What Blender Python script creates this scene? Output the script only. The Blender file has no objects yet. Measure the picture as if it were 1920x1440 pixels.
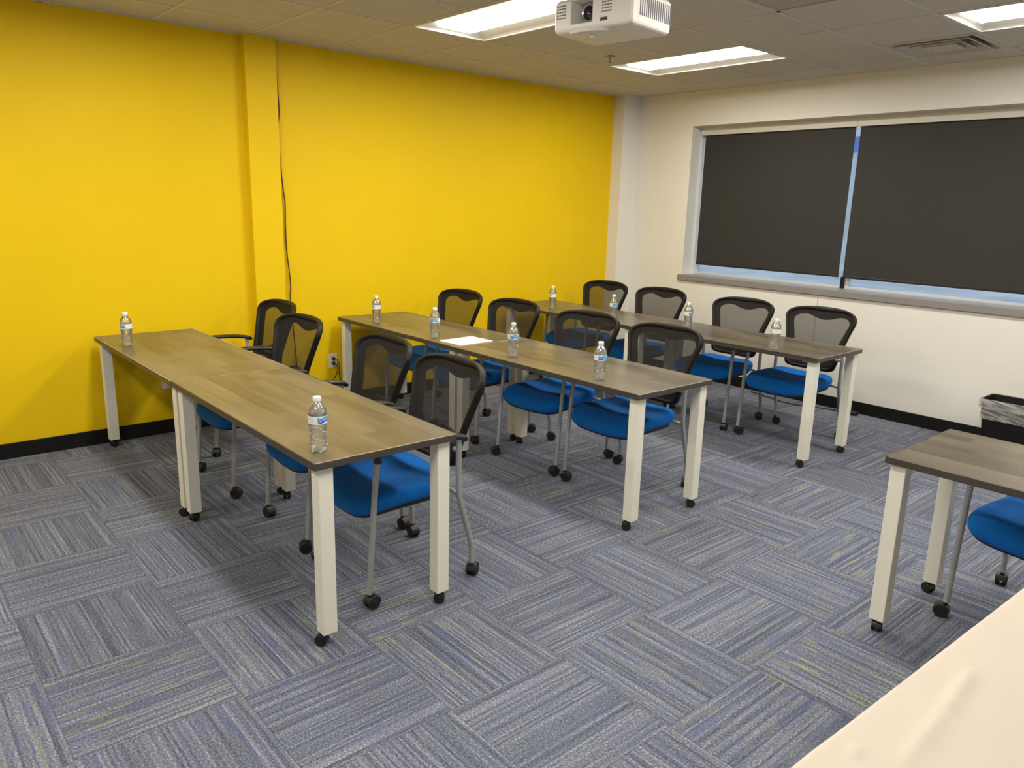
import bpy, bmesh, math, random
from mathutils import Vector, Matrix
random.seed(7)
S = bpy.context.scene
COL = S.collection
PI = math.pi

# ------------------------------------------------------------------ measurements (metres)
H = 2.699            # ceiling height
RX, RY = 8.2, -8.6   # far room extents (right wall, front wall)
TILE = 0.6096
GX, GY = 1.085 - 2 * TILE, -0.935    # ceiling grid origin
TT = 0.734           # table top height
TH = 0.028

# ------------------------------------------------------------------ material helpers
def new_mat(name):
    m = bpy.data.materials.new(name); m.use_nodes = True
    nt = m.node_tree
    b = nt.nodes['Principled BSDF']
    return m, nt, b

class NB:
    """tiny node builder"""
    def __init__(self, nt): self.nt = nt
    def node(self, t, **k):
        n = self.nt.nodes.new(t)
        for a, v in k.items(): setattr(n, a, v)
        return n
    def link(self, a, b): self.nt.links.new(a, b)
    def put(self, sock, v):
        if isinstance(v, bpy.types.NodeSocket): self.link(v, sock)
        else: sock.default_value = v
    def m(self, op, a, b=0.0, c=0.0):
        n = self.node('ShaderNodeMath', operation=op)
        self.put(n.inputs[0], a); self.put(n.inputs[1], b); self.put(n.inputs[2], c)
        return n.outputs[0]
    def mix(self, f, a, b):
        n = self.node('ShaderNodeMix', data_type='RGBA')
        self.put(n.inputs[0], f); self.put(n.inputs[6], a); self.put(n.inputs[7], b)
        return n.outputs[2]
    def coords(self, kind='Object'):
        n = self.node('ShaderNodeTexCoord'); return n.outputs[kind]
    def sep(self, v):
        n = self.node('ShaderNodeSeparateXYZ'); self.link(v, n.inputs[0]); return n.outputs
    def comb(self, x, y, z=0.0):
        n = self.node('ShaderNodeCombineXYZ')
        self.put(n.inputs[0], x); self.put(n.inputs[1], y); self.put(n.inputs[2], z)
        return n.outputs[0]
    def noise(self, vec, scale, detail=2.0, rough=0.5):
        n = self.node('ShaderNodeTexNoise')
        if vec is not None: self.link(vec, n.inputs['Vector'])
        n.inputs['Scale'].default_value = scale; n.inputs['Detail'].default_value = detail
        n.inputs['Roughness'].default_value = rough
        return n.outputs['Fac']
    def ramp(self, f, stops, interp='LINEAR'):
        n = self.node('ShaderNodeValToRGB'); r = n.color_ramp; r.interpolation = interp
        while len(r.elements) < len(stops): r.elements.new(0.5)
        for e, (p, c) in zip(r.elements, stops): e.position = p; e.color = (*c, 1) if len(c) == 3 else c
        self.link(f, n.inputs[0]); return n.outputs[0]
    def smooth(self, v, lo, hi):
        n = self.node('ShaderNodeMapRange', interpolation_type='SMOOTHSTEP')
        self.put(n.inputs[0], v); n.inputs[1].default_value = lo; n.inputs[2].default_value = hi
        return n.outputs[0]
    def bump(self, h, strength, dist, bsdf):
        n = self.node('ShaderNodeBump'); n.inputs['Strength'].default_value = strength
        n.inputs['Distance'].default_value = dist
        self.link(h, n.inputs['Height']); self.link(n.outputs[0], bsdf.inputs['Normal'])

def simple(name, col, rough=0.5, metal=0.0, spec=0.5, var=0.06, scale=30.0, bump=0.0, bdist=0.001):
    m, nt, b = new_mat(name); nb = NB(nt)
    co = nb.coords()
    f = nb.noise(co, scale, 3.0)
    lo = tuple(max(0, c * (1 - var)) for c in col); hi = tuple(min(1, c * (1 + var)) for c in col)
    nb.link(nb.ramp(f, [(0.3, lo), (0.7, hi)]), b.inputs['Base Color'])
    b.inputs['Roughness'].default_value = rough; b.inputs['Metallic'].default_value = metal
    b.inputs['Specular IOR Level'].default_value = spec
    if bump: nb.bump(nb.noise(co, scale * 6, 2.0), bump, bdist, b)
    return m

M = {}
M['yellow'] = simple('yellow wall paint', (0.83, 0.56, 0.004), 0.55, spec=0.2, var=0.015, scale=3, bump=0.12, bdist=0.002)
M['white_wall'] = simple('white wall paint', (0.80, 0.775, 0.72), 0.6, spec=0.35, var=0.015, scale=3, bump=0.12, bdist=0.002)
M['tile'] = simple('ceiling tile', (0.62, 0.59, 0.54), 0.9, spec=0.1, var=0.03, scale=8, bump=0.3, bdist=0.002)
M['grid'] = simple('ceiling grid', (0.66, 0.63, 0.58), 0.6, var=0.02)
M['black_base'] = simple('black rubber base', (0.006, 0.006, 0.006), 0.5, spec=0.3)
M['sill'] = simple('grey sill laminate', (0.25, 0.235, 0.225), 0.4, var=0.03)
M['alu'] = simple('window frame aluminium', (0.62, 0.63, 0.65), 0.45, 0.2, var=0.02)
M['fascia'] = simple('blind fascia', (0.62, 0.59, 0.53), 0.45, var=0.02)
M['leg_paint'] = simple('table leg paint', (0.84, 0.82, 0.72), 0.42, var=0.015)
M['black_plastic'] = simple('black plastic', (0.012, 0.011, 0.010), 0.42, spec=0.5, var=0.1)
M['frame_plastic'] = simple('chair back plastic', (0.0095, 0.008, 0.0066), 0.5, spec=0.25, var=0.08, scale=60, bump=0.15, bdist=0.0006)
M['rubber'] = simple('caster rubber', (0.008, 0.008, 0.008), 0.55, var=0.1)
M['silver'] = simple('silver powder coat', (0.40, 0.405, 0.41), 0.42, 0.35, var=0.04)
M['white_plastic'] = simple('white plastic', (0.80, 0.78, 0.75), 0.4, var=0.01)
M['grille_dark'] = simple('grille shadow plastic', (0.12, 0.115, 0.13), 0.7)
M['plate'] = simple('outlet plate plastic', (0.80, 0.77, 0.70), 0.35, var=0.01)
M['cord'] = simple('black cord jacket', (0.012, 0.010, 0.010), 0.5)
M['cord_brown'] = simple('dark brown cord jacket', (0.045, 0.012, 0.008), 0.5)
M['brass'] = simple('brass', (0.45, 0.33, 0.14), 0.3, 0.9)
M['cap'] = simple('bottle cap plastic', (0.88, 0.86, 0.80), 0.35, var=0.01)
M['cloth'] = simple('white tablecloth', (0.60, 0.53, 0.455), 0.75, spec=0.2, var=0.012, scale=5, bump=0.05, bdist=0.0008)
M['bin'] = simple('black bin plastic', (0.006, 0.006, 0.006), 0.6, spec=0.25)
M['metal_vent'] = simple('vent enamel', (0.56, 0.54, 0.49), 0.45, var=0.03)
M['vent_dark'] = simple('vent throat', (0.04, 0.037, 0.033), 0.8)
M['reflector'] = simple('troffer reflector', (0.78, 0.76, 0.72), 0.45, var=0.01)
M['trim_bright'] = simple('troffer rim', (0.80, 0.77, 0.70), 0.4, var=0.01)
M['chrome'] = simple('lens ring', (0.5, 0.5, 0.52), 0.25, 0.8)
M['lens_glass'] = simple('projector lens glass', (0.01, 0.01, 0.015), 0.05, spec=0.8)

# blue seat fabric
m, nt, b = new_mat('blue seat fabric'); nb = NB(nt); co = nb.coords()
f = nb.noise(co, 900, 2.0); g = nb.noise(co, 25, 2.0)
c = nb.ramp(nb.m('ADD', nb.m('MULTIPLY', f, .7), nb.m('MULTIPLY', g, .3)), [(0.3, (0.0008, 0.112, 0.45)), (0.7, (0.0015, 0.172, 0.61))])
nb.link(c, b.inputs['Base Color']); b.inputs['Roughness'].default_value = 0.85
b.inputs['Specular IOR Level'].default_value = 0.2
b.inputs['Sheen Weight'].default_value = 0.04
nb.bump(f, 0.3, 0.0006, b); M['seat'] = m

# mesh back fabric: woven, open
m, nt, b = new_mat('woven mesh fabric'); nb = NB(nt)
b.inputs['Base Color'].default_value = (0.022, 0.020, 0.017, 1); b.inputs['Roughness'].default_value = 0.8
b.inputs['Specular IOR Level'].default_value = 0.2
co = nb.coords(); x, y, z = nb.sep(co)
wz = nb.m('SINE', nb.m('MULTIPLY', z, 2 * PI / 0.0045)); wx = nb.m('SINE', nb.m('MULTIPLY', x, 2 * PI / 0.0045))
w = nb.m('MULTIPLY', wz, wx)
fac = nb.m('ADD', 0.71, nb.m('MULTIPLY', w, 0.22))
tr = nb.node('ShaderNodeBsdfTransparent'); mx = nb.node('ShaderNodeMixShader')
nb.link(fac, mx.inputs[0]); nb.link(tr.outputs[0], mx.inputs[1]); nb.link(b.outputs[0], mx.inputs[2])
nb.link(mx.outputs[0], nt.nodes['Material Output'].inputs['Surface']); M['mesh'] = m

# wood laminate
m, nt, b = new_mat('grey brown wood laminate'); nb = NB(nt); co = nb.coords(); x, y, z = nb.sep(co)
row = nb.m('FLOOR', nb.m('DIVIDE', y, 0.076))
off = nb.m('FRACT', nb.m('MULTIPLY', nb.m('SINE', nb.m('MULTIPLY', row, 12.9898)), 43758.5))
colm = nb.m('FLOOR', nb.m('ADD', nb.m('DIVIDE', x, 0.55), nb.m('MULTIPLY', off, 3.0)))
wn = nb.node('ShaderNodeTexWhiteNoise', noise_dimensions='2D'); nb.link(nb.comb(row, colm), wn.inputs['Vector'])
streak = nb.noise(nb.comb(nb.m('MULTIPLY', x, 2.2), nb.m('MULTIPLY', y, 55.0), wn.outputs['Value']), 1.0, 4.0, 0.6)
broad = nb.noise(nb.comb(nb.m('MULTIPLY', x, 2.6), nb.m('MULTIPLY', y, 11.0), 0.3), 1.0, 2.0)
t = nb.m('ADD', nb.m('ADD', nb.m('MULTIPLY', wn.outputs['Value'], 0.28), nb.m('MULTIPLY', streak, 0.42)), nb.m('MULTIPLY', broad, 0.40))
nb.link(nb.ramp(t, [(0.25, (0.048, 0.040, 0.028)), (0.5, (0.103, 0.085, 0.059)), (0.78, (0.175, 0.146, 0.103))]), b.inputs['Base Color'])
b.inputs['Roughness'].default_value = 0.30; b.inputs['Specular IOR Level'].default_value = 0.85
nb.bump(streak, 0.08, 0.0004, b); M['wood'] = m
M['edge_highlight_trim'] = simple('pale edge trim with highlight', (0.42, 0.37, 0.29), 0.3, var=0.1, scale=20)  # pale edge seam, with the bright edge highlight put into its colour
M['edge_band'] = simple('laminate edge band', (0.060, 0.050, 0.040), 0.4, var=0.1, scale=20)

# carpet tiles, quarter turned
m, nt, b = new_mat('quarter turned carpet tiles'); nb = NB(nt); co = nb.coords(); x, y, z = nb.sep(co)
X = nb.m('DIVIDE', nb.m('SUBTRACT', x, 0.19), 0.5); Y = nb.m('DIVIDE', nb.m('ADD', y, 4.93), 0.5)
i = nb.m('FLOOR', X); j = nb.m('FLOOR', Y); fx = nb.m('FRACT', X); fy = nb.m('FRACT', Y)
par = nb.m('FLOORED_MODULO', nb.m('ADD', i, j), 2.0)
def sel(a, b_): return nb.m('ADD', nb.m('MULTIPLY', a, nb.m('SUBTRACT', 1.0, par)), nb.m('MULTIPLY', b_, par))
acr, alo = sel(fy, fx), sel(fx, fy)
wn = nb.node('ShaderNodeTexWhiteNoise', noise_dimensions='2D'); nb.link(nb.comb(i, j), wn.inputs['Vector'])
idn = wn.outputs['Value']
wob = nb.m('MULTIPLY', nb.m('SUBTRACT', nb.noise(co, 60, 2.0), 0.5), 0.012)
acw = nb.m('ADD', acr, wob)
def lines(n, al, seed, hard):
    k = nb.m('FLOOR', nb.m('MULTIPLY', acw, n))
    w1 = nb.node('ShaderNodeTexWhiteNoise', noise_dimensions='3D')
    nb.link(nb.comb(k, nb.m('MULTIPLY', idn, 97.0), seed), w1.inputs['Vector'])
    soft = nb.noise(nb.comb(nb.m('ADD', nb.m('MULTIPLY', k, 7.31), nb.m('MULTIPLY', idn, 991.0)), nb.m('MULTIPLY', alo, al), seed), 1.0, 1.0)
    hardv = nb.m('ADD', 0.32, nb.m('MULTIPLY', nb.m('POWER', w1.outputs['Value'], 0.9), 0.34))
    return nb.m('ADD', nb.m('MULTIPLY', hardv, hard), nb.m('MULTIPLY', soft, 1.0 - hard))
l1 = lines(62.0, 2.0, 0.5, 0.72); l2 = lines(62.0, 2.2, 9.5, 0.0); l3 = lines(46.0, 1.8, 21.5, 0.0)
grain = nb.m('ADD', nb.m('MULTIPLY', nb.noise(co, 135, 2.0, 0.6), 0.55), nb.m('MULTIPLY', nb.noise(co, 330, 2.0, 0.75), 0.45))
v = nb.m('ADD', nb.m('MULTIPLY', l1, 0.40), nb.m('MULTIPLY', grain, 0.68))
base = nb.ramp(v, [(0.36, (0.019, 0.0225, 0.036)), (0.47, (0.080, 0.090, 0.126)), (0.57, (0.162, 0.176, 0.222)), (0.69, (0.41, 0.43, 0.475))])
tilecol = nb.smooth(nb.noise(nb.comb(nb.m('MULTIPLY', x, .8), nb.m('MULTIPLY', y, .8), 3.0), 1.0, 2.0), 0.35, 0.62)
lime = nb.m('MULTIPLY', nb.smooth(l2, 0.62, 0.70), nb.m('ADD', 0.05, nb.m('MULTIPLY', tilecol, nb.m('MULTIPLY', idn, 0.6))))
vio = nb.m('MULTIPLY', nb.smooth(l3, 0.56, 0.68), nb.m('ADD', 0.06, nb.m('MULTIPLY', tilecol, 0.34)))
gr2 = nb.m('ADD', 0.4, nb.m('MULTIPLY', grain, 1.2))
c1 = nb.mix(nb.m('MULTIPLY', vio, gr2), base, (0.085, 0.085, 0.27, 1))
c2 = nb.mix(nb.m('MULTIPLY', lime, gr2), c1, (0.36, 0.37, 0.14, 1))
ex = nb.m('MINIMUM', nb.m('MINIMUM', fx, nb.m('SUBTRACT', 1.0, fx)), nb.m('MINIMUM', fy, nb.m('SUBTRACT', 1.0, fy)))
seam = nb.m('SUBTRACT', 1.0, nb.smooth(ex, 0.002, 0.008))
c3 = nb.mix(nb.m('MULTIPLY', seam, 0.35), c2, (0.03, 0.03, 0.035, 1))
nb.link(c3, b.inputs['Base Color']); b.inputs['Roughness'].default_value = 0.95
b.inputs['Specular IOR Level'].default_value = 0.08
nb.bump(nb.m('ADD', nb.m('MULTIPLY', l1, 0.5), grain), 0.55, 0.004, b); M['carpet'] = m

# lamp lens
m, nt, b = new_mat('lit troffer lens'); nb = NB(nt)
em = nb.node('ShaderNodeEmission'); em.inputs[0].default_value = (1.0, 0.955, 0.855, 1); em.inputs[1].default_value = 40.5
nb.link(em.outputs[0], nt.nodes['Material Output'].inputs['Surface']); M['lamp'] = m

m2 = m.copy(); m2.name = 'lit troffer lens side'; m2.node_tree.nodes['Emission'].inputs[1].default_value = 4.0; M['lamp_side'] = m2

# dark solar shade, slightly see-through
m, nt, b = new_mat('charcoal solar shade'); nb = NB(nt); co = nb.coords(); x, y, z = nb.sep(co)
wv = nb.noise(co, 700, 1.0)
nb.link(nb.ramp(wv, [(0.3, (0.022, 0.021, 0.019)), (0.7, (0.031, 0.029, 0.0265))]), b.inputs['Base Color'])
b.inputs['Roughness'].default_value = 0.7
tr = nb.node('ShaderNodeBsdfTransparent'); mx = nb.node('ShaderNodeMixShader'); mx.inputs[0].default_value = 0.955
nb.link(tr.outputs[0], mx.inputs[1]); nb.link(b.outputs[0], mx.inputs[2])
nb.link(mx.outputs[0], nt.nodes['Material Output'].inputs['Surface']); M['shade'] = m

# window glass / bottle plastics: real dielectric looks mixed with clear transmission
def clear(name, ior, glass, tint=(1, 1, 1, 1), rough=0.0):
    m, nt, b = new_mat(name); nb = NB(nt)
    gl = nb.node('ShaderNodeBsdfGlass'); gl.inputs['IOR'].default_value = ior; gl.inputs['Roughness'].default_value = rough
    gl.inputs['Color'].default_value = tint
    tr = nb.node('ShaderNodeBsdfTransparent'); tr.inputs[0].default_value = tint
    mx = nb.node('ShaderNodeMixShader'); mx.inputs[0].default_value = glass
    nb.link(tr.outputs[0], mx.inputs[1]); nb.link(gl.outputs[0], mx.inputs[2])
    nb.link(mx.outputs[0], nt.nodes['Material Output'].inputs['Surface'])
    return m
M['water'] = clear('water', 1.30, 0.30, (0.985, 0.99, 0.98, 1))
m, nt, b = new_mat('thin clear plastic'); nb = NB(nt)
gl = nb.node('ShaderNodeBsdfGlossy'); gl.inputs['Roughness'].default_value = 0.08
tr = nb.node('ShaderNodeBsdfTransparent'); tr.inputs[0].default_value = (0.97, 0.97, 0.96, 1)
fr = nb.node('ShaderNodeFresnel'); fr.inputs['IOR'].default_value = 1.55
mx = nb.node('ShaderNodeMixShader')
nb.link(nb.m('MINIMUM', nb.m('ADD', nb.m('MULTIPLY', fr.outputs[0], 1.4), 0.10), 1.0), mx.inputs[0])
nb.link(tr.outputs[0], mx.inputs[1]); nb.link(gl.outputs[0], mx.inputs[2])
df = nb.node('ShaderNodeBsdfDiffuse'); df.inputs[0].default_value = (.95, .94, .9, 1)
tl_ = nb.node('ShaderNodeBsdfTranslucent'); tl_.inputs[0].default_value = (.95, .94, .9, 1)
hz = nb.node('ShaderNodeMixShader'); hz.inputs[0].default_value = .5; nb.link(df.outputs[0], hz.inputs[1]); nb.link(tl_.outputs[0], hz.inputs[2])
hm = nb.node('ShaderNodeMixShader'); hm.inputs[0].default_value = .13
nb.link(mx.outputs[0], hm.inputs[1]); nb.link(hz.outputs[0], hm.inputs[2])
nb.link(hm.outputs[0], nt.nodes['Material Output'].inputs['Surface']); M['pet'] = m
M['glass'] = clear('window glass', 1.5, 0.12, (0.96, 0.98, 1, 1))
m, nt, b = new_mat('bin liner film'); nb = NB(nt); co = nb.coords()
b.inputs['Base Color'].default_value = (0.55, 0.53, 0.5, 1); b.inputs['Roughness'].default_value = 0.25
tr = nb.node('ShaderNodeBsdfTransparent'); mx = nb.node('ShaderNodeMixShader')
x, y, z = nb.sep(co)
fold = nb.noise(nb.comb(nb.m('MULTIPLY', x, 9.0), nb.m('MULTIPLY', y, 9.0), nb.m('ADD', nb.m('MULTIPLY', z, 75.0), nb.m('MULTIPLY', x, 14.0))), 1.0, 2.0)
nb.link(nb.m('ADD', 0.22, nb.m('MULTIPLY', nb.smooth(fold, 0.35, 0.7), 0.5)), mx.inputs[0])
nb.link(tr.outputs[0], mx.inputs[1]); nb.link(b.outputs[0], mx.inputs[2])
nb.link(mx.outputs[0], nt.nodes['Material Output'].inputs['Surface']); M['liner'] = m

# bottle label (UV: u round the bottle, v up)
m, nt, b = new_mat('printed bottle label'); nb = NB(nt); uv = nb.coords('UV'); u, v, _ = nb.sep(uv)
def band(s, lo, hi, e=0.004): return nb.m('MULTIPLY', nb.smooth(s, lo - e, lo + e), nb.m('SUBTRACT', 1.0, nb.smooth(s, hi - e, hi + e)))
wav = nb.m('MULTIPLY', nb.m('SINE', nb.m('MULTIPLY', u, 34.0)), 0.10)
blue = nb.m('MULTIPLY', band(u, 0.36, 0.62), band(nb.m('ADD', v, wav), 0.16, 0.86, 0.03))
letters = nb.m('MULTIPLY', nb.m('MULTIPLY', band(u, 0.39, 0.60), band(nb.m('ADD', v, wav), 0.42, 0.60, 0.03)), nb.smooth(nb.noise(nb.comb(nb.m('MULTIPLY', u, 75.0), nb.m('MULTIPLY', v, 3.0)), 1.0, 1.0), 0.45, 0.55))
c = nb.mix(blue, (0.86, 0.85, 0.82, 1), nb.ramp(v, [(0.2, (0.02, 0.12, 0.52)), (0.75, (0.10, 0.36, 0.80))]))
c = nb.mix(nb.m('MULTIPLY', letters, 0.75), c, (0.75, 0.85, 0.95, 1))
txt = nb.m('MULTIPLY', nb.m('MULTIPLY', band(u, 0.12, 0.30), band(v, 0.15, 0.85)), nb.m('GREATER_THAN', nb.m('SINE', nb.m('MULTIPLY', v, 45.0)), 0.35))
c = nb.mix(nb.m('MULTIPLY', txt, 0.35), c, (0.2, 0.2, 0.25, 1))
bar = nb.m('MULTIPLY', nb.m('MULTIPLY', band(u, 0.90, 0.985), band(v, 0.30, 0.80)), nb.m('GREATER_THAN', nb.m('SINE', nb.m('MULTIPLY', u, 420.0)), -0.4))
c = nb.mix(bar, c, (0.03, 0.03, 0.03, 1))
yel = nb.m('MULTIPLY', band(u, 0.60, 0.68), band(v, 0.0, 0.26))
c = nb.mix(nb.m('MULTIPLY', yel, 0.6), c, (0.7, 0.65, 0.1, 1))
nb.link(c, b.inputs['Base Color']); b.inputs['Roughness'].default_value = 0.35; M['label'] = m

# paper sheet with small grey emblem in its middle
m, nt, b = new_mat('printed paper'); nb = NB(nt); co = nb.coords(); x, y, z = nb.sep(co)
d = nb.m('POWER', nb.m('ADD', nb.m('POWER', nb.m('DIVIDE', x, 0.010), 2.0), nb.m('POWER', nb.m('DIVIDE', nb.m('ADD', y, 0.0), 0.014), 2.0)), 0.5)
nb.link(nb.mix(nb.m('MULTIPLY', nb.m('LESS_THAN', d, 1.0), 0.6), (0.88, 0.86, 0.80, 1), (0.15, 0.16, 0.2, 1)), b.inputs['Base Color'])
b.inputs['Roughness'].default_value = 0.7; M['paper'] = m

M['pavement'] = simple('outdoor pavement', (0.50, 0.52, 0.54), 0.9, var=0.4, scale=0.3)
M['block'] = simple('outdoor block wall', (0.55, 0.57, 0.60), 0.9, var=0.15, scale=2.0)
M['car_blue'] = simple('outdoor blue sign', (0.02, 0.12, 0.55), 0.5)
M['curb'] = simple('outdoor white curb', (0.85, 0.86, 0.88), 0.8)
M['leaf'] = simple('outdoor foliage', (0.05, 0.08, 0.04), 0.9, var=0.5, scale=3)

# ------------------------------------------------------------------ mesh helpers
class MB:
    def __init__(self): self.v = []; self.f = []; self.uv = {}; self.mi = {}; self.cur = 0
    def face(self, idx, uv=None):
        self.f.append(idx)
        if uv: self.uv[len(self.f) - 1] = uv
        if self.cur: self.mi[len(self.f) - 1] = self.cur
    def box(self, lo, hi, mat=None):
        n = len(self.v)
        for z in (lo[2], hi[2]):
            for (x, y) in ((lo[0], lo[1]), (hi[0], lo[1]), (hi[0], hi[1]), (lo[0], hi[1])):
                p = Vector((x, y, z)); self.v.append(tuple(mat @ p) if mat else tuple(p))
        for q in ((3, 2, 1, 0), (4, 5, 6, 7), (0, 1, 5, 4), (1, 2, 6, 5), (2, 3, 7, 6), (3, 0, 4, 7)):
            self.face([n + k for k in q])
        return self
    def quad(self, a, b, c, d):
        n = len(self.v); self.v += [tuple(a), tuple(b), tuple(c), tuple(d)]; self.face([n, n + 1, n + 2, n + 3]); return self
    def loft(self, rings, cap0=True, cap1=True, closed=True):
        n = len(self.v); k = len(rings[0])
        for r in rings: self.v += [tuple(p) for p in r]
        for a in range(len(rings) - 1):
            for q in range(k if closed else k - 1):
                q2 = (q + 1) % k
                self.face([n + a * k + q, n + a * k + q2, n + (a + 1) * k + q2, n + (a + 1) * k + q])
        if cap0: self.face([n + q for q in range(k)][::-1])
        if cap1: self.face([n + (len(rings) - 1) * k + q for q in range(k)])
        return self
    def tube(self, path, r, seg=10, rads=None):
        P = [Vector(p) for p in path]; rings = []
        t0 = (P[1] - P[0]).normalized()
        up = Vector((0, 0, 1)) if abs(t0.z) < 0.9 else Vector((1, 0, 0))
        nrm = (up - t0 * up.dot(t0)).normalized()
        for a, p in enumerate(P):
            t = (P[min(a + 1, len(P) - 1)] - P[max(a - 1, 0)]).normalized()
            nrm = (nrm - t * nrm.dot(t)).normalized(); bn = t.cross(nrm)
            rr = rads[a] if rads else r
            rings.append([p + (nrm * math.cos(q * 2 * PI / seg) + bn * math.sin(q * 2 * PI / seg)) * rr for q in range(seg)])
        return self.loft(rings)
    def lathe(self, prof, seg=24, mat=None, cap=True):
        rings = []
        for r, z in prof:
            ring = [Vector((r * math.cos(q * 2 * PI / seg), r * math.sin(q * 2 * PI / seg), z)) for q in range(seg)]
            rings.append([mat @ p for p in ring] if mat else ring)
        return self.loft(rings, cap, cap)
    def build(self, name, mat, parent=None, smooth=False, bevel=0.0, bseg=2, loc=None, sharp=40):
        me = bpy.data.meshes.new(name); me.from_pydata(self.v, [], self.f); me.update()
        mats = mat if isinstance(mat, (list, tuple)) else [mat]
        for q in mats: me.materials.append(q)
        for k, v in self.mi.items(): me.polygons[k].material_index = v
        if self.uv:
            lay = me.uv_layers.new(name='UVMap')
            for k, uvs in self.uv.items():
                for li, w in zip(me.polygons[k].loop_indices, uvs): lay.data[li].uv = w
        bm = bmesh.new(); bm.from_mesh(me)
        bmesh.ops.recalc_face_normals(bm, faces=bm.faces)
        if bevel:
            es = [e for e in bm.edges if len(e.link_faces) == 2 and e.calc_face_angle(0) > math.radians(50)]
            bmesh.ops.bevel(bm, geom=es, offset=bevel, segments=bseg, profile=0.5, affect='EDGES', clamp_overlap=True)
        if smooth:
            for f in bm.faces: f.smooth = True
            for e in bm.edges:
                if len(e.link_faces) == 2 and e.calc_face_angle(0) > math.radians(sharp): e.smooth = False
        bm.to_mesh(me); bm.free()
        o = bpy.data.objects.new(name, me); COL.objects.link(o)
        if loc: o.location = loc
        if parent: o.parent = parent
        return o

def catmull(pts, n=6, closed=False):
    P = [Vector(p) for p in pts]; out = []; L = len(P)
    rng = range(L) if closed else range(L - 1)
    for a in rng:
        p0 = P[(a - 1) % L] if closed or a > 0 else P[a]
        p1, p2 = P[a], P[(a + 1) % L]
        p3 = P[(a + 2) % L] if closed or a + 2 < L else p2
        for k in range(n):
            t = k / n
            out.append(0.5 * ((2 * p1) + (p2 - p0) * t + (2 * p0 - 5 * p1 + 4 * p2 - p3) * t * t + (3 * p1 - p0 - 3 * p2 + p3) * t ** 3))
    if not closed: out.append(P[-1])
    return out

def resample(pts, n, closed=True):
    P = [Vector(p) for p in pts]
    if closed: P = P + [P[0]]
    L = [0]
    for a, b_ in zip(P, P[1:]): L.append(L[-1] + (b_ - a).length)
    out = []; k = 0
    for q in range(n):
        s = L[-1] * q / (n if closed else n - 1)
        while k < len(L) - 2 and L[k + 1] < s: k += 1
        t = (s - L[k]) / max(1e-9, L[k + 1] - L[k]); out.append(P[k].lerp(P[k + 1], min(1, t)))
    return out

def empty(name, loc, label=None, cat=None, group=None, rz=0.0):
    o = bpy.data.objects.new(name, None); COL.objects.link(o); o.empty_display_size = 0.1
    o.location = loc; o.rotation_euler = (0, 0, rz); return tag(o, label, cat, group)
def tag(o, label=None, cat=None, group=None, kind=None):
    if label: o['label'] = label
    if cat: o['category'] = cat
    if group: o['group'] = group
    if kind: o['kind'] = kind
    return o
def struct(o): o['kind'] = 'structure'; return o
def copy_tree(o, parent=None):
    c = o.copy(); COL.objects.link(c); c.parent = parent
    for ch in o.children: copy_tree(ch, c)
    return c

# ------------------------------------------------------------------ the setting
struct(MB().quad((-0.1, RY - .1, 0), (RX + .1, RY - .1, 0), (RX + .1, 0.02, 0), (-0.1, 0.02, 0)).build('floor', M['carpet']))
struct(MB().box((-0.12, RY - .12, -0.02), (0, 0.3, H + .12)).build('wall_left', M['yellow']))
struct(MB().box((-.01, -4.03, 0), (0.075, -3.805, H + .02)).build('wall_left_pilaster', M['yellow'], bevel=0.004))
struct(MB().box((-.01, -0.236, 0), (0.141, 0.02, H + .02)).build('wall_corner_column', M['white_wall'], bevel=0.004))
WX0, WX1, WZ0, WZ1, WD = 0.80, 3.87, 0.995, 2.39, 0.25
w = MB()
w.box((-.12, 0, -.02), (WX0, WD + .05, H + .12)); w.box((WX1, 0, -.02), (RX + .12, WD + .05, H + .12))
w.box((WX0, 0, -.02), (WX1, WD + .05, WZ0 - .03)); w.box((WX0, 0, WZ1), (WX1, WD + .05, H + .12))
struct(w.build('wall_back', M['white_wall']))
struct(MB().box((RX, RY - .12, -.02), (RX + .12, 0.2, H + .12)).build('wall_right', M['white_wall']))
struct(MB().box((-.12, RY - .12, -.02), (RX + .12, RY, H + .12)).build('wall_front', M['white_wall']))
struct(MB().box((0, RY, 0), (0.012, -4.03, 0.098)).box((0, -3.805, 0), (.012, -.236, .098)).box((.07, -4.042, 0), (.087, -3.793, .098)).box((0, -4.042, 0), (.087, -4.03, .098)).box((0, -3.805, 0), (.087, -3.793, .098)).build('baseboard_left', M['black_base'], bevel=0.002))
struct(MB().box((0.141, -.012, 0), (RX, 0, 0.098)).box((0, -.248, 0), (.153, -.236, .098)).box((.141, -.248, 0), (.153, 0, .098)).build('baseboard_back', M['black_base'], bevel=0.002))
struct(MB().box((RX - .012, RY, 0), (RX, 0, 0.098)).build('baseboard_right', M['black_base']))
struct(MB().box((0, RY, 0), (RX, RY + .012, 0.098)).build('baseboard_front', M['black_base']))
# panel joint under the sill
struct(MB().box((2.2325, -.0012, .098), (2.2355, 0.001, .94)).build('trim_joint', M['sill']))

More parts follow.
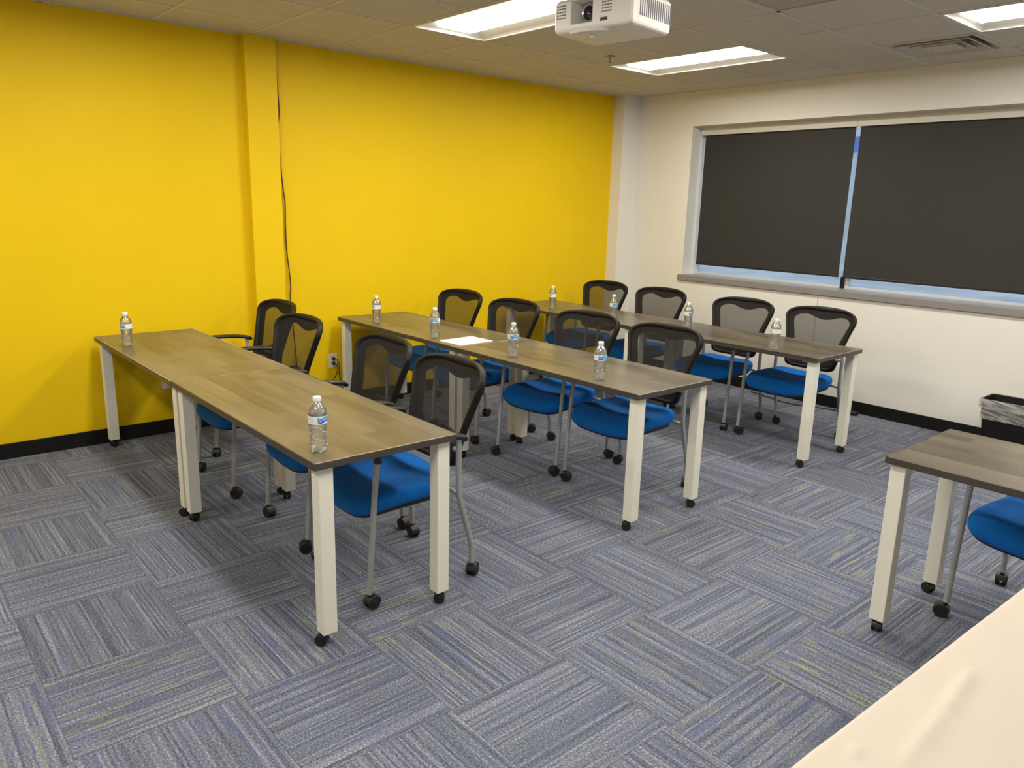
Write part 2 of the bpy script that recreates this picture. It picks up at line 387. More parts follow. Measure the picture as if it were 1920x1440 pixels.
# ceiling: lay-in tiles, T-bars, openings for lamps and vents
nxs = range(-1, 16); nys = range(-13, 3)
TROFF = [(2 + 4 * a, b_) for a in range(3) for b_ in (-1, -4, -7, -10)]        # grid cell (x index, y index): two cells in x
VENT, RETURN = (5, 0), (5, -3)
occupied = set()
for q in ((10, -4), (10, -7), (10, -10)): TROFF.remove(q)
for (a, b_) in TROFF: occupied |= {(a, b_), (a + 1, b_)}
occupied |= {VENT, RETURN}
def gx(a): return GX + a * TILE
def gy(b_): return GY + b_ * TILE
ct = MB()
for a in nxs:
    for b_ in nys:
        if (a, b_) in occupied: continue
        x0, x1 = max(gx(a), -.05), min(gx(a + 1), RX + .05); y0, y1 = max(gy(b_), RY - .05), min(gy(b_ + 1), .05)
        if x1 - x0 < .01 or y1 - y0 < .01: continue
        ct.box((x0 - .001, y0 - .001, H + .003), (x1 + .001, y1 + .001, H + .02))
struct(ct.build('ceiling', M['tile']))
struct(MB().box((-.12, RY - .12, H + .16), (RX + .12, .25, H + .2)).build('ceiling_slab', M['tile']))
gb = MB()
for a in nxs:
    if 0 < gx(a) < RX:
        for b_ in nys:
            if any(t[0] + 1 == a and t[1] == b_ for t in TROFF): continue
            y0, y1 = max(gy(b_), RY), min(gy(b_ + 1), 0)
            if y1 > y0: gb.box((gx(a) - .009, y0, H - .0015), (gx(a) + .009, y1, H + .006))
for b_ in nys:
    if RY < gy(b_) < 0: gb.box((0, gy(b_) - .009, H - .001), (RX, gy(b_) + .009, H + .006))
gb.box((0, RY, H - .001), (.016, 0, H + .006)); gb.box((0, -.016, H - .001), (RX, 0, H + .006))
struct(gb.build('trim_ceiling_grid', M['grid']))

# ------------------------------------------------------------------ troffers
def make_troffer():
    r = empty('ceiling_light', (0, 0, H))
    L, W, z1 = 2 * TILE, TILE, 0.075
    x0, x1, y0, y1 = .012, L - .012, .012, W - .012
    f = MB()
    for lo, hi in (((x0, y0), (x1, y0 + .014)), ((x0, y1 - .014), (x1, y1)), ((x0, y0), (x0 + .014, y1)), ((x1 - .014, y0), (x1, y1))):
        f.box((lo[0], lo[1], -.004), (hi[0], hi[1], .004))
    f.build('rim', M['trim_bright'], r)
    a0, a1, b0, b1 = x0 + .012, x1 - .012, y0 + .012, y1 - .012
    c0, c1, d0, d1 = a0 + .075, a1 - .075, W / 2 - .155, W / 2 + .155
    q = MB()
    q.quad((a0, b0, 0), (a1, b0, 0), (c1, d0, z1), (c0, d0, z1)); q.quad((a1, b1, 0), (a0, b1, 0), (c0, d1, z1), (c1, d1, z1))
    q.quad((a0, b1, 0), (a0, b0, 0), (c0, d0, z1), (c0, d1, z1)); q.quad((a1, b0, 0), (a1, b1, 0), (c1, d1, z1), (c1, d0, z1))
    q.build('reflector', M['reflector'], r)
    MB().box((x0, y0, .146), (x1, y1, .15)).box((x0, y0, .0045), (x1, y0 + .001, .147)).box((x0, y1 - .001, .0045), (x1, y1, .147)).box((x0, y0, .0045), (x0 + .001, y1, .147)).box((x1 - .001, y0, .0045), (x1, y1, .147)).build('housing', M['metal_vent'], r)
    prof = [(d0, z1), (d0 + .003, z1 - .030), (d0 + .014, z1 - .052), (d0 + .032, z1 - .062), (d1 - .032, z1 - .062), (d1 - .014, z1 - .052), (d1 - .003, z1 - .030), (d1, z1)]
    ln = MB()
    for y, z in prof: ln.v += [(c0 - .045 + (z1 - z) * .3, y, z), (c1 + .045 - (z1 - z) * .3, y, z)]
    for k in range(7):
        ln.cur = 1 if k == 3 else 0
        ln.face([2 * k, 2 * k + 1, 2 * k + 3, 2 * k + 2])
    ln.cur = 0
    ln.face([2 * k for k in range(8)]); ln.face([2 * k + 1 for k in range(8)][::-1])
    ln.build('lens', [M['lamp_side'], M['lamp']], r, smooth=True, sharp=60)
    for u in (.38, .88): MB().box((x0 + (x1 - x0) * u, y1 - .02, -.007), (x0 + (x1 - x0) * u + .02, y1 - .002, -.003)).build('latch', M['trim_bright'], r)
    return r
tl = {(2, -4): 'lit ceiling troffer partly hidden behind the hanging projector',
      (2, -1): 'lit ceiling troffer nearest the corner of yellow and white walls, beyond the sprinkler',
      (6, -1): 'lit ceiling troffer at top right, touching the square air diffuser'}
pt = make_troffer(); first = True
for (a, b_) in TROFF:
    if gx(a) + 1.3 > RX or gy(b_) < RY: continue
    o = pt if first else copy_tree(pt); first = False
    o.location = (gx(a), gy(b_), H)
    tag(o, tl.get((a, b_), 'lit ceiling troffer outside the picture, overhead'), 'ceiling light', 'recessed ceiling troffers')

# supply diffuser: stepped square cones
v = empty('ceiling_vent', (gx(VENT[0]) + TILE / 2, gy(VENT[1]) + TILE / 2, H), 'square white stepped air diffuser in ceiling beside the top right light', 'air vent')
h = TILE / 2 - .012
def sq(s, z): return [(-s, -s, z), (s, -s, z), (s, s, z), (-s, s, z)]
MB().loft([sq(h, .004), sq(h, -.003), sq(h - .03, -.004), sq(h - .075, .05)], False, False).build('outer_cone', M['metal_vent'], v)
for nm, s0, s1 in (('middle_cone', .225, .16), ('inner_cone', .155, .10)):
    MB().loft([sq(s1, .055), sq(s0, -.006), sq(s0 - .004, -.010), sq(s1 - .012, .045)], False, False).build(nm, M['metal_vent'], v)
MB().loft([sq(.085, .03), sq(.10, -.008), sq(.085, -.012)], True, True).build('centre_plate', M['metal_vent'], v)
MB().box((-h, -h, .06), (h, h, .14)).build('throat', M['vent_dark'], v)
# return grille
v = empty('ceiling_vent', (gx(RETURN[0]) + TILE / 2, gy(RETURN[1]) + TILE / 2, H), 'grey return air grille cut off by the top edge, right of projector', 'air vent')
fr = MB()
for lo, hi in (((-h, -h), (h, -h + .03)), ((-h, h - .03), (h, h)), ((-h, -h), (-h + .03, h)), ((h - .03, -h), (h, h))): fr.box((*lo, -.004), (*hi, .004))
fr.build('frame', M['metal_vent'], v)
sl = MB()
for k in range(22):
    yy = -h + .035 + k * (2 * h - .07) / 21
    sl.quad((-h + .03, yy - .009, .010), (h - .03, yy - .009, .010), (h - .03, yy + .009, -.002), (-h + .03, yy + .009, -.002))
sl.build('louvre', M['metal_vent'], v)
MB().box((-h, -h, .03), (h, h, .10)).build('throat', M['vent_dark'], v)

# sprinkler
s = empty('ceiling_sprinkler', (1.362, -1.809, H), 'small brass sprinkler head hanging from the ceiling below the projector', 'sprinkler')
MB().lathe([(.0, -.001), (.032, -.001), (.036, -.005), (.014, -.010), (.0, -.010)], 20).build('escutcheon', M['brass'], s, smooth=True)
MB().tube([(-.009, 0, -.008), (-.012, 0, -.02), (-.005, 0, -.036), (0, 0, -.040)], .0025, 6).tube([(.009, 0, -.008), (.012, 0, -.02), (.005, 0, -.036), (0, 0, -.040)], .0025, 6).tube([(0, 0, -.008), (0, 0, -.04)], .003, 8).build('yoke', M['brass'], s, smooth=True)
MB().lathe([(0, -.040), (.013, -.041), (.014, -.043), (0, -.043)], 14).build('deflector', M['brass'], s, smooth=True)

# ------------------------------------------------------------------ window, blinds, sill
wn = empty('window_1', (0, 0, 0)); wn['kind'] = 'structure'
f = MB(); yf0, yf1 = .195, .245
f.box((WX0, yf0, WZ0), (WX0 + .035, yf1, WZ1)); f.box((WX1 - .035, yf0, WZ0), (WX1, yf1, WZ1))
f.box((WX0, yf0, WZ1 - .05), (WX1, yf1, WZ1)); f.box((WX0, yf0 + .01, WZ0), (WX1, yf1, WZ0 + .022))
f.box((2.34, .21, WZ0), (2.385, .245, WZ1))
f.build('window_frame', M['alu'], wn, bevel=.002)
MB().box((WX0 + .034, .225, WZ0), (2.3405, .229, WZ1 - .049)).build('pane', M['glass'], wn)
MB().box((2.3845, .225, WZ0), (WX1 - .034, .229, WZ1 - .049)).build('pane', M['glass'], wn)
MB().box((2.318, .19, WZ0 + .002), (2.348, .205, WZ0 + .10)).build('gasket', M['black_base'], wn)
struct(MB().box((.762, -.022, .942), (WX1 + .04, .0, .996)).box((WX0, -.001, .965), (WX1, .194, .996)).build('trim_window_sill', M['sill'], bevel=.003))
GAP0, GAP1 = 2.312, 2.351
def blind(x0, x1, lab, hang):
    r = empty('roller_blind', ((x0 + x1) / 2, .155, WZ1 - .07), lab, 'window blind', 'dark roller blinds in the window')
    cx = (x0 + x1) / 2
    hw = (x1 - x0) / 2
    MB().box((-hw, .0, hang - (WZ1 - .07)), (hw, .0012, 0.02)).build('shade_cloth', M['shade'], r)
    MB().box((-hw, -.006, hang - (WZ1 - .07) - .008), (hw, .008, hang - (WZ1 - .07) + .012)).build('bottom_rail', M['black_plastic'], r, bevel=.003)
    return r
b1 = blind(WX0 + .045, GAP0, 'smaller looking dark roller blind on the left half of the window', 1.100)
b2 = blind(GAP1, WX1 - .03, 'dark roller blind on the right half of the window, running out of the picture', 1.097)
MB().box((WX0 + .012 - b1.location.x, -.03, -.005), (2.332 - b1.location.x - .0008, -.012, .072)).box((WX0 + .012 - b1.location.x, -.03, .0655), (2.332 - b1.location.x - .0008, .04, .0695)).build('fascia', M['fascia'], b1, bevel=.002)
MB().box((2.332 - b2.location.x + .0008, -.03, -.005), (WX1 - .01 - b2.location.x, -.012, .072)).box((2.332 - b2.location.x + .0008, -.03, .0655), (WX1 - .01 - b2.location.x, .04, .0695)).build('fascia', M['fascia'], b2, bevel=.002)

# outside, glimpsed through gaps
struct(MB().quad((-30, .25, -.25), (30, .25, -.25), (30, 60, -.25), (-30, 60, -.25)).build('ground_outside', M['pavement']))
struct(MB().box((-26, 22, -.25), (10, 22.4, 9)).build('wall_outside', M['block']))
struct(MB().box((-11.5, 21.97, 3.79), (-5.5, 22.05, 4.32)).build('trim_outside', M['car_blue']))
struct(MB().box((-10, 9, -.25), (14, 9.25, .02)).build('curb_outside', M['curb']))

# ------------------------------------------------------------------ tables
SWIV = [0.3, 1.2, 2.3, -0.7, 0.9, -1.4, 2.0, -0.2]
def caster_parts(parent, loc, wr, ww, rot, stem_top):
    """twin wheel caster: hood + stem, one wheel pair; origin at floor contact point"""
    hub = MB()
    off = wr * .45
    hub.lathe([(0, wr * 1.55), (wr * .30, wr * 1.55), (wr * .30, stem_top), (0, stem_top)], 10)
    rings = []
    for k in range(9):
        a = math.radians(-15 + 195 * k / 8); c_, s_ = math.cos(a), math.sin(a)
        rings.append([(-ww * .17, off + wr * .72 * c_, wr + wr * .72 * s_), (ww * .17, off + wr * .72 * c_, wr + wr * .72 * s_), (ww * .45, off + wr * 1.06 * c_, wr + wr * 1.06 * s_), (-ww * .45, off + wr * 1.06 * c_, wr + wr * 1.06 * s_)])
    hub.loft(rings)
    hub.box((-ww * .12, -wr * .3, wr * .9), (ww * .12, off + wr * .3, wr * 1.6))
    o = hub.build('caster', M['black_plastic'], parent, smooth=True, loc=loc)
    o.rotation_euler = (0, 0, rot)
    wl = MB()
    R = Matrix.Translation((0, off, wr)) @ Matrix.Rotation(PI / 2, 4, 'Y')
    for s in (-1, 1):
        prof = [(0, s * ww * .14), (wr * .93, s * ww * .14), (wr, s * ww * .22), (wr, s * ww * .44), (wr * .9, s * ww * .5), (wr * .55, s * ww * .47), (wr * .5, s * ww * .52), (0, s * ww * .52)]
        wl.lathe(prof, 20, R)
    wl.build('wheel', M['rubber'], o, smooth=True)
    return o

TL, TW = 1.524, 0.612
def make_table():
    r = empty('training_table', (0, 0, 0))
    MB().box((-TL / 2, -TW / 2, TT - TH), (TL / 2, TW / 2, TT)).build('tabletop', [M['wood']], r, bevel=.0022, bseg=2)
    # dark edge band as its own part hugging the four edges
    e = MB(); q = .0012
    for lo, hi in (((-TL / 2 + .003, -TW / 2 - q), (TL / 2 - .003, -TW / 2 + .001)), ((-TL / 2 + .003, TW / 2 - .001), (TL / 2 - .003, TW / 2 + q)),
                   ((-TL / 2 - q, -TW / 2 + .003), (-TL / 2 + .001, TW / 2 - .003)), ((TL / 2 - .001, -TW / 2 + .003), (TL / 2 + q, TW / 2 - .003))):
        e.box((*lo, TT - TH + .0005), (*hi, TT - .0022))
    e.build('edge_band', M['edge_band'], r)
    k = 0
    for sx in (-1, 1):
        for sy in (-1, 1):
            cx, cy = sx * (TL / 2 - .044), sy * (TW / 2 - .050)
            lw = .029
            MB().box((cx - lw, cy - lw, .052), (cx + lw, cy + lw, TT - TH - .004)).build('leg', M['leg_paint'], r, bevel=.003)
            x2 = cx - sx * .06
            MB().box((min(cx - sx * .026, x2) - .004, cy - .03, TT - TH - .008), (max(cx + sx * .026, x2) + .004, cy + .03, TT - TH)).build('leg_bracket', M['leg_paint'], r, bevel=.002)
            caster_parts(r, (cx, cy - .012, 0), .022, .038, SWIV[k % 8], .056); k += 1
    return r
TABLES = [  # centre x, y front edge, label
    (0.0745 + TL / 2, -5.111, 'grey-brown table at the wall end of the front row, with one bottle'),
    (3.127 - TL / 2, -5.111, 'grey-brown table at the aisle end of the front row, nearest the camera'),
    (0.0795 + TL / 2, -3.390, 'grey-brown table at the wall end of the middle row, carrying the white papers'),
    (3.132 - TL / 2, -3.395, 'grey-brown table at the aisle end of the middle row, right of the papers'),
    (0.114 + TL / 2, -1.718, 'grey-brown table at the wall end of the back row, near the corner'),
    (3.166 - TL / 2, -1.722, 'grey-brown table at the aisle end of the back row, below the window'),
    (4.310 + TL / 2, -3.359, 'grey-brown table across the aisle, cut off by the right edge'),
]
t0 = make_table()
for k, (x, y, lab) in enumerate(TABLES):
    o = t0 if k == 0 else copy_tree(t0)
    o.location = (x, y + TW / 2, 0)
    if k == 6: o.rotation_euler = (0, 0, math.radians(-0.6))
    tag(o, lab, 'table', 'wheeled training tables in rows')
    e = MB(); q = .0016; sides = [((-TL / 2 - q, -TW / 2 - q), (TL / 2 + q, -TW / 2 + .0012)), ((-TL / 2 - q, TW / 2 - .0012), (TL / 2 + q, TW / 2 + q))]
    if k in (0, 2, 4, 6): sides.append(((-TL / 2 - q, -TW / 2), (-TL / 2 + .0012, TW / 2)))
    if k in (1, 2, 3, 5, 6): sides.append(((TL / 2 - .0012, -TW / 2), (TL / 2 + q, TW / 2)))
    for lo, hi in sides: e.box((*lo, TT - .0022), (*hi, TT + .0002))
    e.build('edge_highlight_trim', M['edge_highlight_trim'], o)  # thin pale strip that paints the highlight along the top edges

# ------------------------------------------------------------------ chairs
def back_pt(u, t, d=0.0):
    """u across, t up the back (0..1), d towards the back -> chair space"""
    y = .212 + .115 * t + .055 * t * t
    z = .495 + .445 * t
    u *= 1.02
    y -= .055 * (u / .25) ** 2 * (0.55 + .45 * min(1, t))
    sl = (.115 + .11 * t) / .46
    n = Vector((0, 1, -sl)).normalized()
    return Vector((u, y, z)) + n * d

OUT = [(0, -.01), (.12, -.008), (.172, .012), (.192, .06), (.205, .2), (.222, .4), (.243, .6), (.263, .76), (.269, .835), (.256, .905), (.212, .957), (.125, .990), (0, 1.0)]
INN = [(0, .125), (.09, .127), (.127, .145), (.143, .20), (.153, .30), (.170, .45), (.190, .6), (.210, .745), (.212, .80), (.190, .845), (.155, .866), (.115, .862), (.07, .828), (.03, .806), (0, .800)]
def ring2d(half, n=72):
    pts = [Vector((u, t * .46, 0)) for u, t in half]
    cr = catmull(pts, 8)
    full = cr + [Vector((-p.x, p.y, 0)) for p in reversed(cr[1:-1])]
    rs = resample(full, n)
    return [(p.x, p.y / .46) for p in rs]

def make_chair():
    r = empty('stacking_chair', (0, 0, 0))
    # --- seat cushion
    def outline(s, z0, front):
        ring = []
        for k in range(40):
            a = 2 * PI * k / 40; c_, s_ = math.cos(a), math.sin(a)
            ex = 2 / 4.8
            x = math.copysign(abs(c_) ** ex, c_) * .252 * s; y = math.copysign(abs(s_) ** ex, s_) * .240 * s - .045
            x *= 1 - .05 * (y + .05) / .24
            q = max(0.0, (-y - .10) / .18)
            z = z0 - front * .034 * q * q + front * .010 * math.cos(min(1, abs(x) / .24) * PI) * -1 * .5 + front * .010 * max(0, min(1, (.19 - y) / .15) * -1 + 1)
            ring.append((x, y, z))
        return ring
    rings = [outline(s, z, fr) for s, z, fr in ((.55, .402, .7), (.88, .401, .9), (.965, .408, 1), (.995, .425, 1), (1.0, .440, 1), (.985, .456, 1), (.955, .466, 1), (.90, .473, 1), (.75, .478, 1), (.5, .476, 1), (.25, .473, 1), (.05, .472, 1))]
    MB().loft(rings).build('seat', M['seat'], r, smooth=True, sharp=80)
    rings = [outline(s, z, .85) for s, z in ((.4, .378), (.84, .380), (.92, .388), (.93, .402), (.4, .404))]
    MB().loft(rings).build('seat_pan', M['black_plastic'], r, smooth=True)
    # --- back
    O, I = ring2d(OUT), ring2d(INN); n = len(O)
    # align start points: both start at bottom centre
    fr = MB(); rr = []
    # section from outer rim (w=1) to inner edge (w=0): thick rolled rim outside, thinner band set back inside
    SEC = [(1.0, .004), (.985, -.012), (.90, -.020), (.74, -.021), (.62, -.012), (.56, -.002), (.10, .000), (0, .006), (.06, .014), (.5, .016), (.85, .017), (.97, .013)]
    for w_, d_ in SEC:
        rr.append([back_pt(iu + (ou - iu) * w_, it + (ot - it) * w_, d_) for (ou, ot), (iu, it) in zip(O, I)])
    rr.append(rr[0])
    fr.loft(rr, False, False).build('back_frame', M['frame_plastic'], r, smooth=True, sharp=75)
    ms = MB(); rr = []
    edge = [(iu + (ou - iu) * .60, it + (ot - it) * .60) for (ou, ot), (iu, it) in zip(O, I)]
    for sc in (1.0, .8, .6, .4, .2, .04):
        rr.append([back_pt(u * sc, .45 + (t - .45) * sc, -.0075 + .004 * (1 - sc)) for u, t in edge])
    ms.loft(rr, False, True).build('mesh_panel', M['mesh'], r, smooth=True)
    # lumbar support, a curved black band behind the mesh
    lb = MB(); rr = []
    for k in range(13):
        u = -.165 + .33 * k / 12; q = 1 - (abs(u) / .165) ** 2.2
        t0, t1 = .10, .19 + .14 * q
        rr.append([back_pt(u, t0, .02), back_pt(u, t1, .016), back_pt(u, t1 + .004, .022), back_pt(u, t1, .030), back_pt(u, t0, .036)])
    lb.loft(rr).build('lumbar_support', M['black_plastic'], r, smooth=True)
    # --- steel frame
    for s in (-1, 1):
        X = s * .26
        MB().tube(catmull([(X, -.255, .066), (X, -.252, .10), (X, -.236, .33), (X, -.220, .53), (X, -.214, .575), (X, -.210, .62), (X, -.209, .655)], 4), .0125, 12).build('front_leg', M['silver'], r, smooth=True)
        MB().tube(catmull([(X, .250, .066), (X, .250, .135), (X, .244, .165), (X, .190, .36), (X, .180, .40), (X, .177, .44), (X, .176, .66)], 5), .0125, 12).build('rear_leg', M['silver'], r, smooth=True)
        # armrest: black sleeve on the front leg, flat pad, rounded rear end
        path = catmull([(X, -.2085, .618), (X, -.208, .645), (X, -.196, .668), (X, -.16, .678), (X, -.05, .683), (X, .08, .678), (X, .16, .668), (X, .192, .66), (X, .204, .648)], 4)
        rr = []
        for k, p in enumerate(path):
            t = k / (len(path) - 1)
            wd = .0155 + .011 * min(1, max(0, (t - .08) / .15)) * (1 if t < .93 else .8); ht = .0155 if t < .1 else .0125
            a_ = path[max(k - 1, 0)]; b_ = path[min(k + 1, len(path) - 1)]; tg = (b_ - a_).normalized(); up = Vector((-1, 0, 0)).cross(tg)
            if up.length < .1: up = Vector((0, 0, 1))
            up.normalize()
            rr.append([p + Vector((1, 0, 0)) * wd * math.copysign(abs(math.cos(q * PI / 6)) ** .7, math.cos(q * PI / 6)) + up * ht * math.copysign(abs(math.sin(q * PI / 6)) ** .7, math.sin(q * PI / 6)) for q in range(12)])
        MB().loft(rr).build('armrest', M['black_plastic'], r, smooth=True, sharp=60)
    MB().tube([(-.256, -.222, .428), (.256, -.222, .428)], .009, 10).build('front_crossbar', M['silver'], r, smooth=True)
    MB().tube([(-.26, .176, .405), (.26, .176, .405)], .010, 10).build('rear_crossbar', M['silver'], r, smooth=True)
    MB().tube(catmull([(-.26, .176, .60), (-.215, .185, .595), (-.17, .245, .585), (0, .262, .58), (.17, .245, .585), (.215, .185, .595), (.26, .176, .60)], 4), .010, 10).build('back_crossbar', M['silver'], r, smooth=True)
    return r
CASTERS = [(-.26, -.255), (.26, -.255), (-.26, .25), (.26, .25)]
CH = [  # x, y of centre, turn, label
    (0.464, -4.352, -1, 'black mesh chair with blue seat at the front table, closest to the yellow wall'),
    (1.196, -4.535, 1, 'black mesh chair with blue seat at the front table, second from the yellow wall'),
    (2.085, -4.500, -3, 'black mesh chair with blue seat at the front table, second from the aisle end'),
    (2.713, -4.540, -3, 'black mesh chair with blue seat at the front table, nearest the camera'),
    (0.520, -2.815, 0, 'black mesh chair with blue seat at the middle table, closest to the yellow wall'),
    (1.225, -2.850, 0, 'black mesh chair with blue seat at the middle table, just behind the papers'),
    (1.990, -2.852, 4, 'black mesh chair with blue seat at the middle table, second from the aisle end'),
    (2.625, -2.855, 0, 'black mesh chair with blue seat at the middle table, at its aisle end'),
    (0.555, -1.125, 0, 'black mesh chair with blue seat at the back table, in front of the wall corner'),
    (1.215, -1.125, 0, 'black mesh chair with blue seat at the back table, left of the window sill end'),
    (2.058, -1.135, 1, 'black mesh chair with blue seat at the back table, second from the aisle end'),
    (2.700, -1.125, -1, 'black mesh chair with blue seat at the back table, at its aisle end'),
    (4.764, -2.742, -6, 'black mesh chair with blue seat behind the table at the right edge'),
]
c0 = make_chair(); rnd = random.Random(3)
proto_parts = list(c0.children)
for k, (x, y, a, lab) in enumerate(CH):
    if k == 0: o = c0
    else:
        o = c0.copy(); COL.objects.link(o)
        for ch in proto_parts:
            d = ch.copy(); COL.objects.link(d); d.parent = o
    for q, (cx, cy) in enumerate(CASTERS):
        rot = rnd.choice([0.4, 1.1, 1.9, -0.6, -1.3, 2.6]) + rnd.uniform(-.3, .3)
        caster_parts(o, (cx, cy, 0), .029, .046, rot, .068) if k == 0 else None
        if k:
            src = [c for c in c0.children if c.name.startswith('caster')][q]
            d = src.copy(); COL.objects.link(d); d.parent = o; d.rotation_euler = (0, 0, rot)
            for g_ in src.children:
                e = g_.copy(); COL.objects.link(e); e.parent = d
    o.location = (x, y, 0); o.rotation_euler = (0, 0, math.radians(a))
    tag(o, lab, 'chair', 'mesh back chairs at the training tables')

# ------------------------------------------------------------------ water bottles
def make_bottle():
    r = empty('water_bottle', (0, 0, 0))
    def body(scale, ztop, seg=32):
        rings = []
        Z = [(.0, .014), (.001, .024), (.006, .0305), (.013, .0325), (.022, .0335)]
        for k in range(27):
            z = .026 + k * .0029; t = (z - .026) / .078
            rad = .0325 - .0028 * math.sin(PI * t) + .0024 * math.sin(k * 2 * PI / 3.0)
            Z.append((z, rad))
        Z += [(.106, .0335), (.109, .0330), (.139, .0330), (.142, .0338), (.150, .0334), (.160, .0308), (.168, .0268), (.176, .0215), (.183, .0165), (.188, .0135), (.196, .0125)]
        for z, rad in Z:
            if z > ztop: break
            ring = []
            for q in range(seg):
                a = q * 2 * PI / seg; rr = rad * scale
                if z < .03: rr *= 1 - .10 * (1 - z / .03) * (.5 + .5 * math.cos(5 * a)); 
                zz = z + (.007 * max(0, 1 - z / .012) * (.5 + .5 * math.cos(5 * a)) if z < .012 else 0)
                wob = .0016 * math.sin(3 * a + z * 160) if .026 < z < .104 else 0
                ring.append((math.cos(a) * (rr + wob * .3), math.sin(a) * (rr + wob * .3), zz + wob))
            rings.append(ring)
        return rings
    MB().loft(body(1.0, .2)).build('bottle_body', M['pet'], r, smooth=True, sharp=80)
    wr = [[(x, y, z + .0008) for x, y, z in ring] for ring in body(.975, .164)]
    MB().loft(wr).build('water', M['water'], r, smooth=True, sharp=70)
    MB().lathe([(0, .190), (.0146, .190), (.0150, .192), (.0150, .2035), (.0140, .2055), (0, .2055)], 24).build('cap', M['cap'], r, smooth=True)
    lb = MB(); n = 48
    for k in range(n + 1):
        a = -PI + 2 * PI * k / n
        lb.v += [(math.cos(a) * .0341, math.sin(a) * .0341, .1095), (math.cos(a) * .0341, math.sin(a) * .0341, .1385)]
    for k in range(n):
        lb.face([2 * k, 2 * k + 2, 2 * k + 3, 2 * k + 1], [(k / n, 0), ((k + 1) / n, 0), ((k + 1) / n, 1), (k / n, 1)])
    lb.build('label', M['label'], r, smooth=True)
    return r
BOT = [  # x, y, where the blue mark sits seen from the camera, label
    (0.530, -5.030, -52, 'water bottle standing alone near the yellow wall on the front table'),
    (3.010, -5.035, 50, 'water bottle on the front table corner nearest the camera'),
    (0.515, -3.300, 160, 'water bottle nearest the yellow wall on the middle table'),
    (1.275, -3.305, -8, 'water bottle just left of the white papers on the middle table'),
    (2.055, -3.280, 16, 'water bottle just right of the white papers on the middle table'),
    (2.790, -3.310, 34, 'water bottle nearest the aisle on the middle table'),
    (0.620, -1.585, 165, 'water bottle nearest the yellow wall on the back table'),
    (1.340, -1.590, 32, 'second bottle from the yellow wall on the back table, seen against a chair'),
    (1.985, -1.470, 58, 'third bottle from the yellow wall on the back table, right above a middle row chair'),
    (2.825, -1.655, 140, 'water bottle nearest the aisle on the back table'),
]
CAM = Vector((5.4607, -6.2452, 1.6261))
p0 = make_bottle()
for k, (x, y, dl, lab) in enumerate(BOT):
    o = p0 if k == 0 else copy_tree(p0)
    o.location = (x, y, TT + .0003)
    o.rotation_euler = (0, 0, math.atan2(CAM.y - y, CAM.x - x) + math.radians(dl))
    tag(o, lab, 'bottle', 'water bottles set out on the tables')

# ------------------------------------------------------------------ papers
def sheet(loc, rz, th, lab):
    o = MB().box((-.108, -.140, 0), (.108, .140, th)).build('paper_handout', M['paper'])
    o.location = loc; o.rotation_euler = (0, 0, rz)
    return tag(o, lab, 'paper')
sheet((1.485, -3.197, TT + .0003), math.radians(3.5), .004, 'stack of white paper with tiny grey emblem lying on the middle table')

# ------------------------------------------------------------------ projector
pj = empty('projector', (2.940, -3.515, 2.375), 'white ceiling projector hanging in front of the lights', 'projector', rz=.12)
PW, PD, PH = .42, .31, .140
hb = MB()
# housing: chamfered box outline lofted bottom to top (bottom edges drawn in)
def rr_ring(hx, hy, z, c=.03):
    return [(-hx + c, -hy, z), (hx - c, -hy, z), (hx, -hy + c, z), (hx, hy - c, z), (hx - c, hy, z), (-hx + c, hy, z), (-hx, hy - c, z), (-hx, -hy + c, z)]
hb.loft([rr_ring(PW / 2 - .012, PD / 2 - .012, 0, .012), rr_ring(PW / 2 - .003, PD / 2 - .003, .006, .012), rr_ring(PW / 2, PD / 2, .016, .012), rr_ring(PW / 2, PD / 2, PH - .015, .012), rr_ring(PW / 2 - .01, PD / 2 - .01, PH, .012)])
house = hb.build('housing', M['white_plastic'], pj)
def cut(o, lo, hi, skew=None):
    cu = MB().box(lo, hi).build('cutter', M['white_plastic'])
    if skew: skew(cu.data)
    md = o.modifiers.new('b', 'BOOLEAN'); md.object = cu; md.operation = 'DIFFERENCE'; md.solver = 'EXACT'
    o2 = o.parent; o.parent = None
    bpy.context.view_layer.update()
    dg = bpy.context.evaluated_depsgraph_get()
    me = bpy.data.meshes.new_from_object(o.evaluated_get(dg))
    o.modifiers.clear(); o.data = me; o.parent = o2
    bpy.data.objects.remove(cu)
def taper(me):
    for v_ in me.vertices:
        if v_.co.y > -PD / 2: v_.co.x = -.055 + (v_.co.x + .055) * .82; v_.co.z = .085 + (v_.co.z - .085) * .85
cut(house, (-.115, -PD / 2 - .01, .030), (.005, -PD / 2 + .085, PH - .012), taper)
bv = house.modifiers.new('soft', 'BEVEL'); bv.width = .003; bv.segments = 2; bv.limit_method = 'ANGLE'; bv.angle_limit = math.radians(35)
R = Matrix.Translation((-.050, -PD / 2 + .085, .080)) @ Matrix.Rotation(PI / 2, 4, 'X')
MB().lathe([(0, 0), (.042, 0), (.042, .035), (.036, .042), (.030, .038), (.030, .02), (0, .02)], 28, R).build('lens_barrel', M['chrome'], pj, smooth=True)
MB().lathe([(0, .021), (.029, .021), (.026, .030), (.014, .035), (0, .036)], 28, R).build('lens', M['lens_glass'], pj, smooth=True)
g = MB()
for cx in (-.172, .075):
    for a in range(4):
        for b_ in range(5): g.box((cx + a * .0135 - .02, -PD / 2 - .0012, .060 + b_ * .0125), (cx + a * .0135 - .0105, -PD / 2 + .001, .065 + b_ * .0125))
g.build('front_vent', M['grille_dark'], pj)
g = MB()
for a in range(16): g.box((PW / 2 - .001, -PD / 2 + .055 + a * .0158, .040), (PW / 2 + .0012, -PD / 2 + .0635 + a * .0158, PH - .022))
g.build('side_grille', M['grille_dark'], pj)
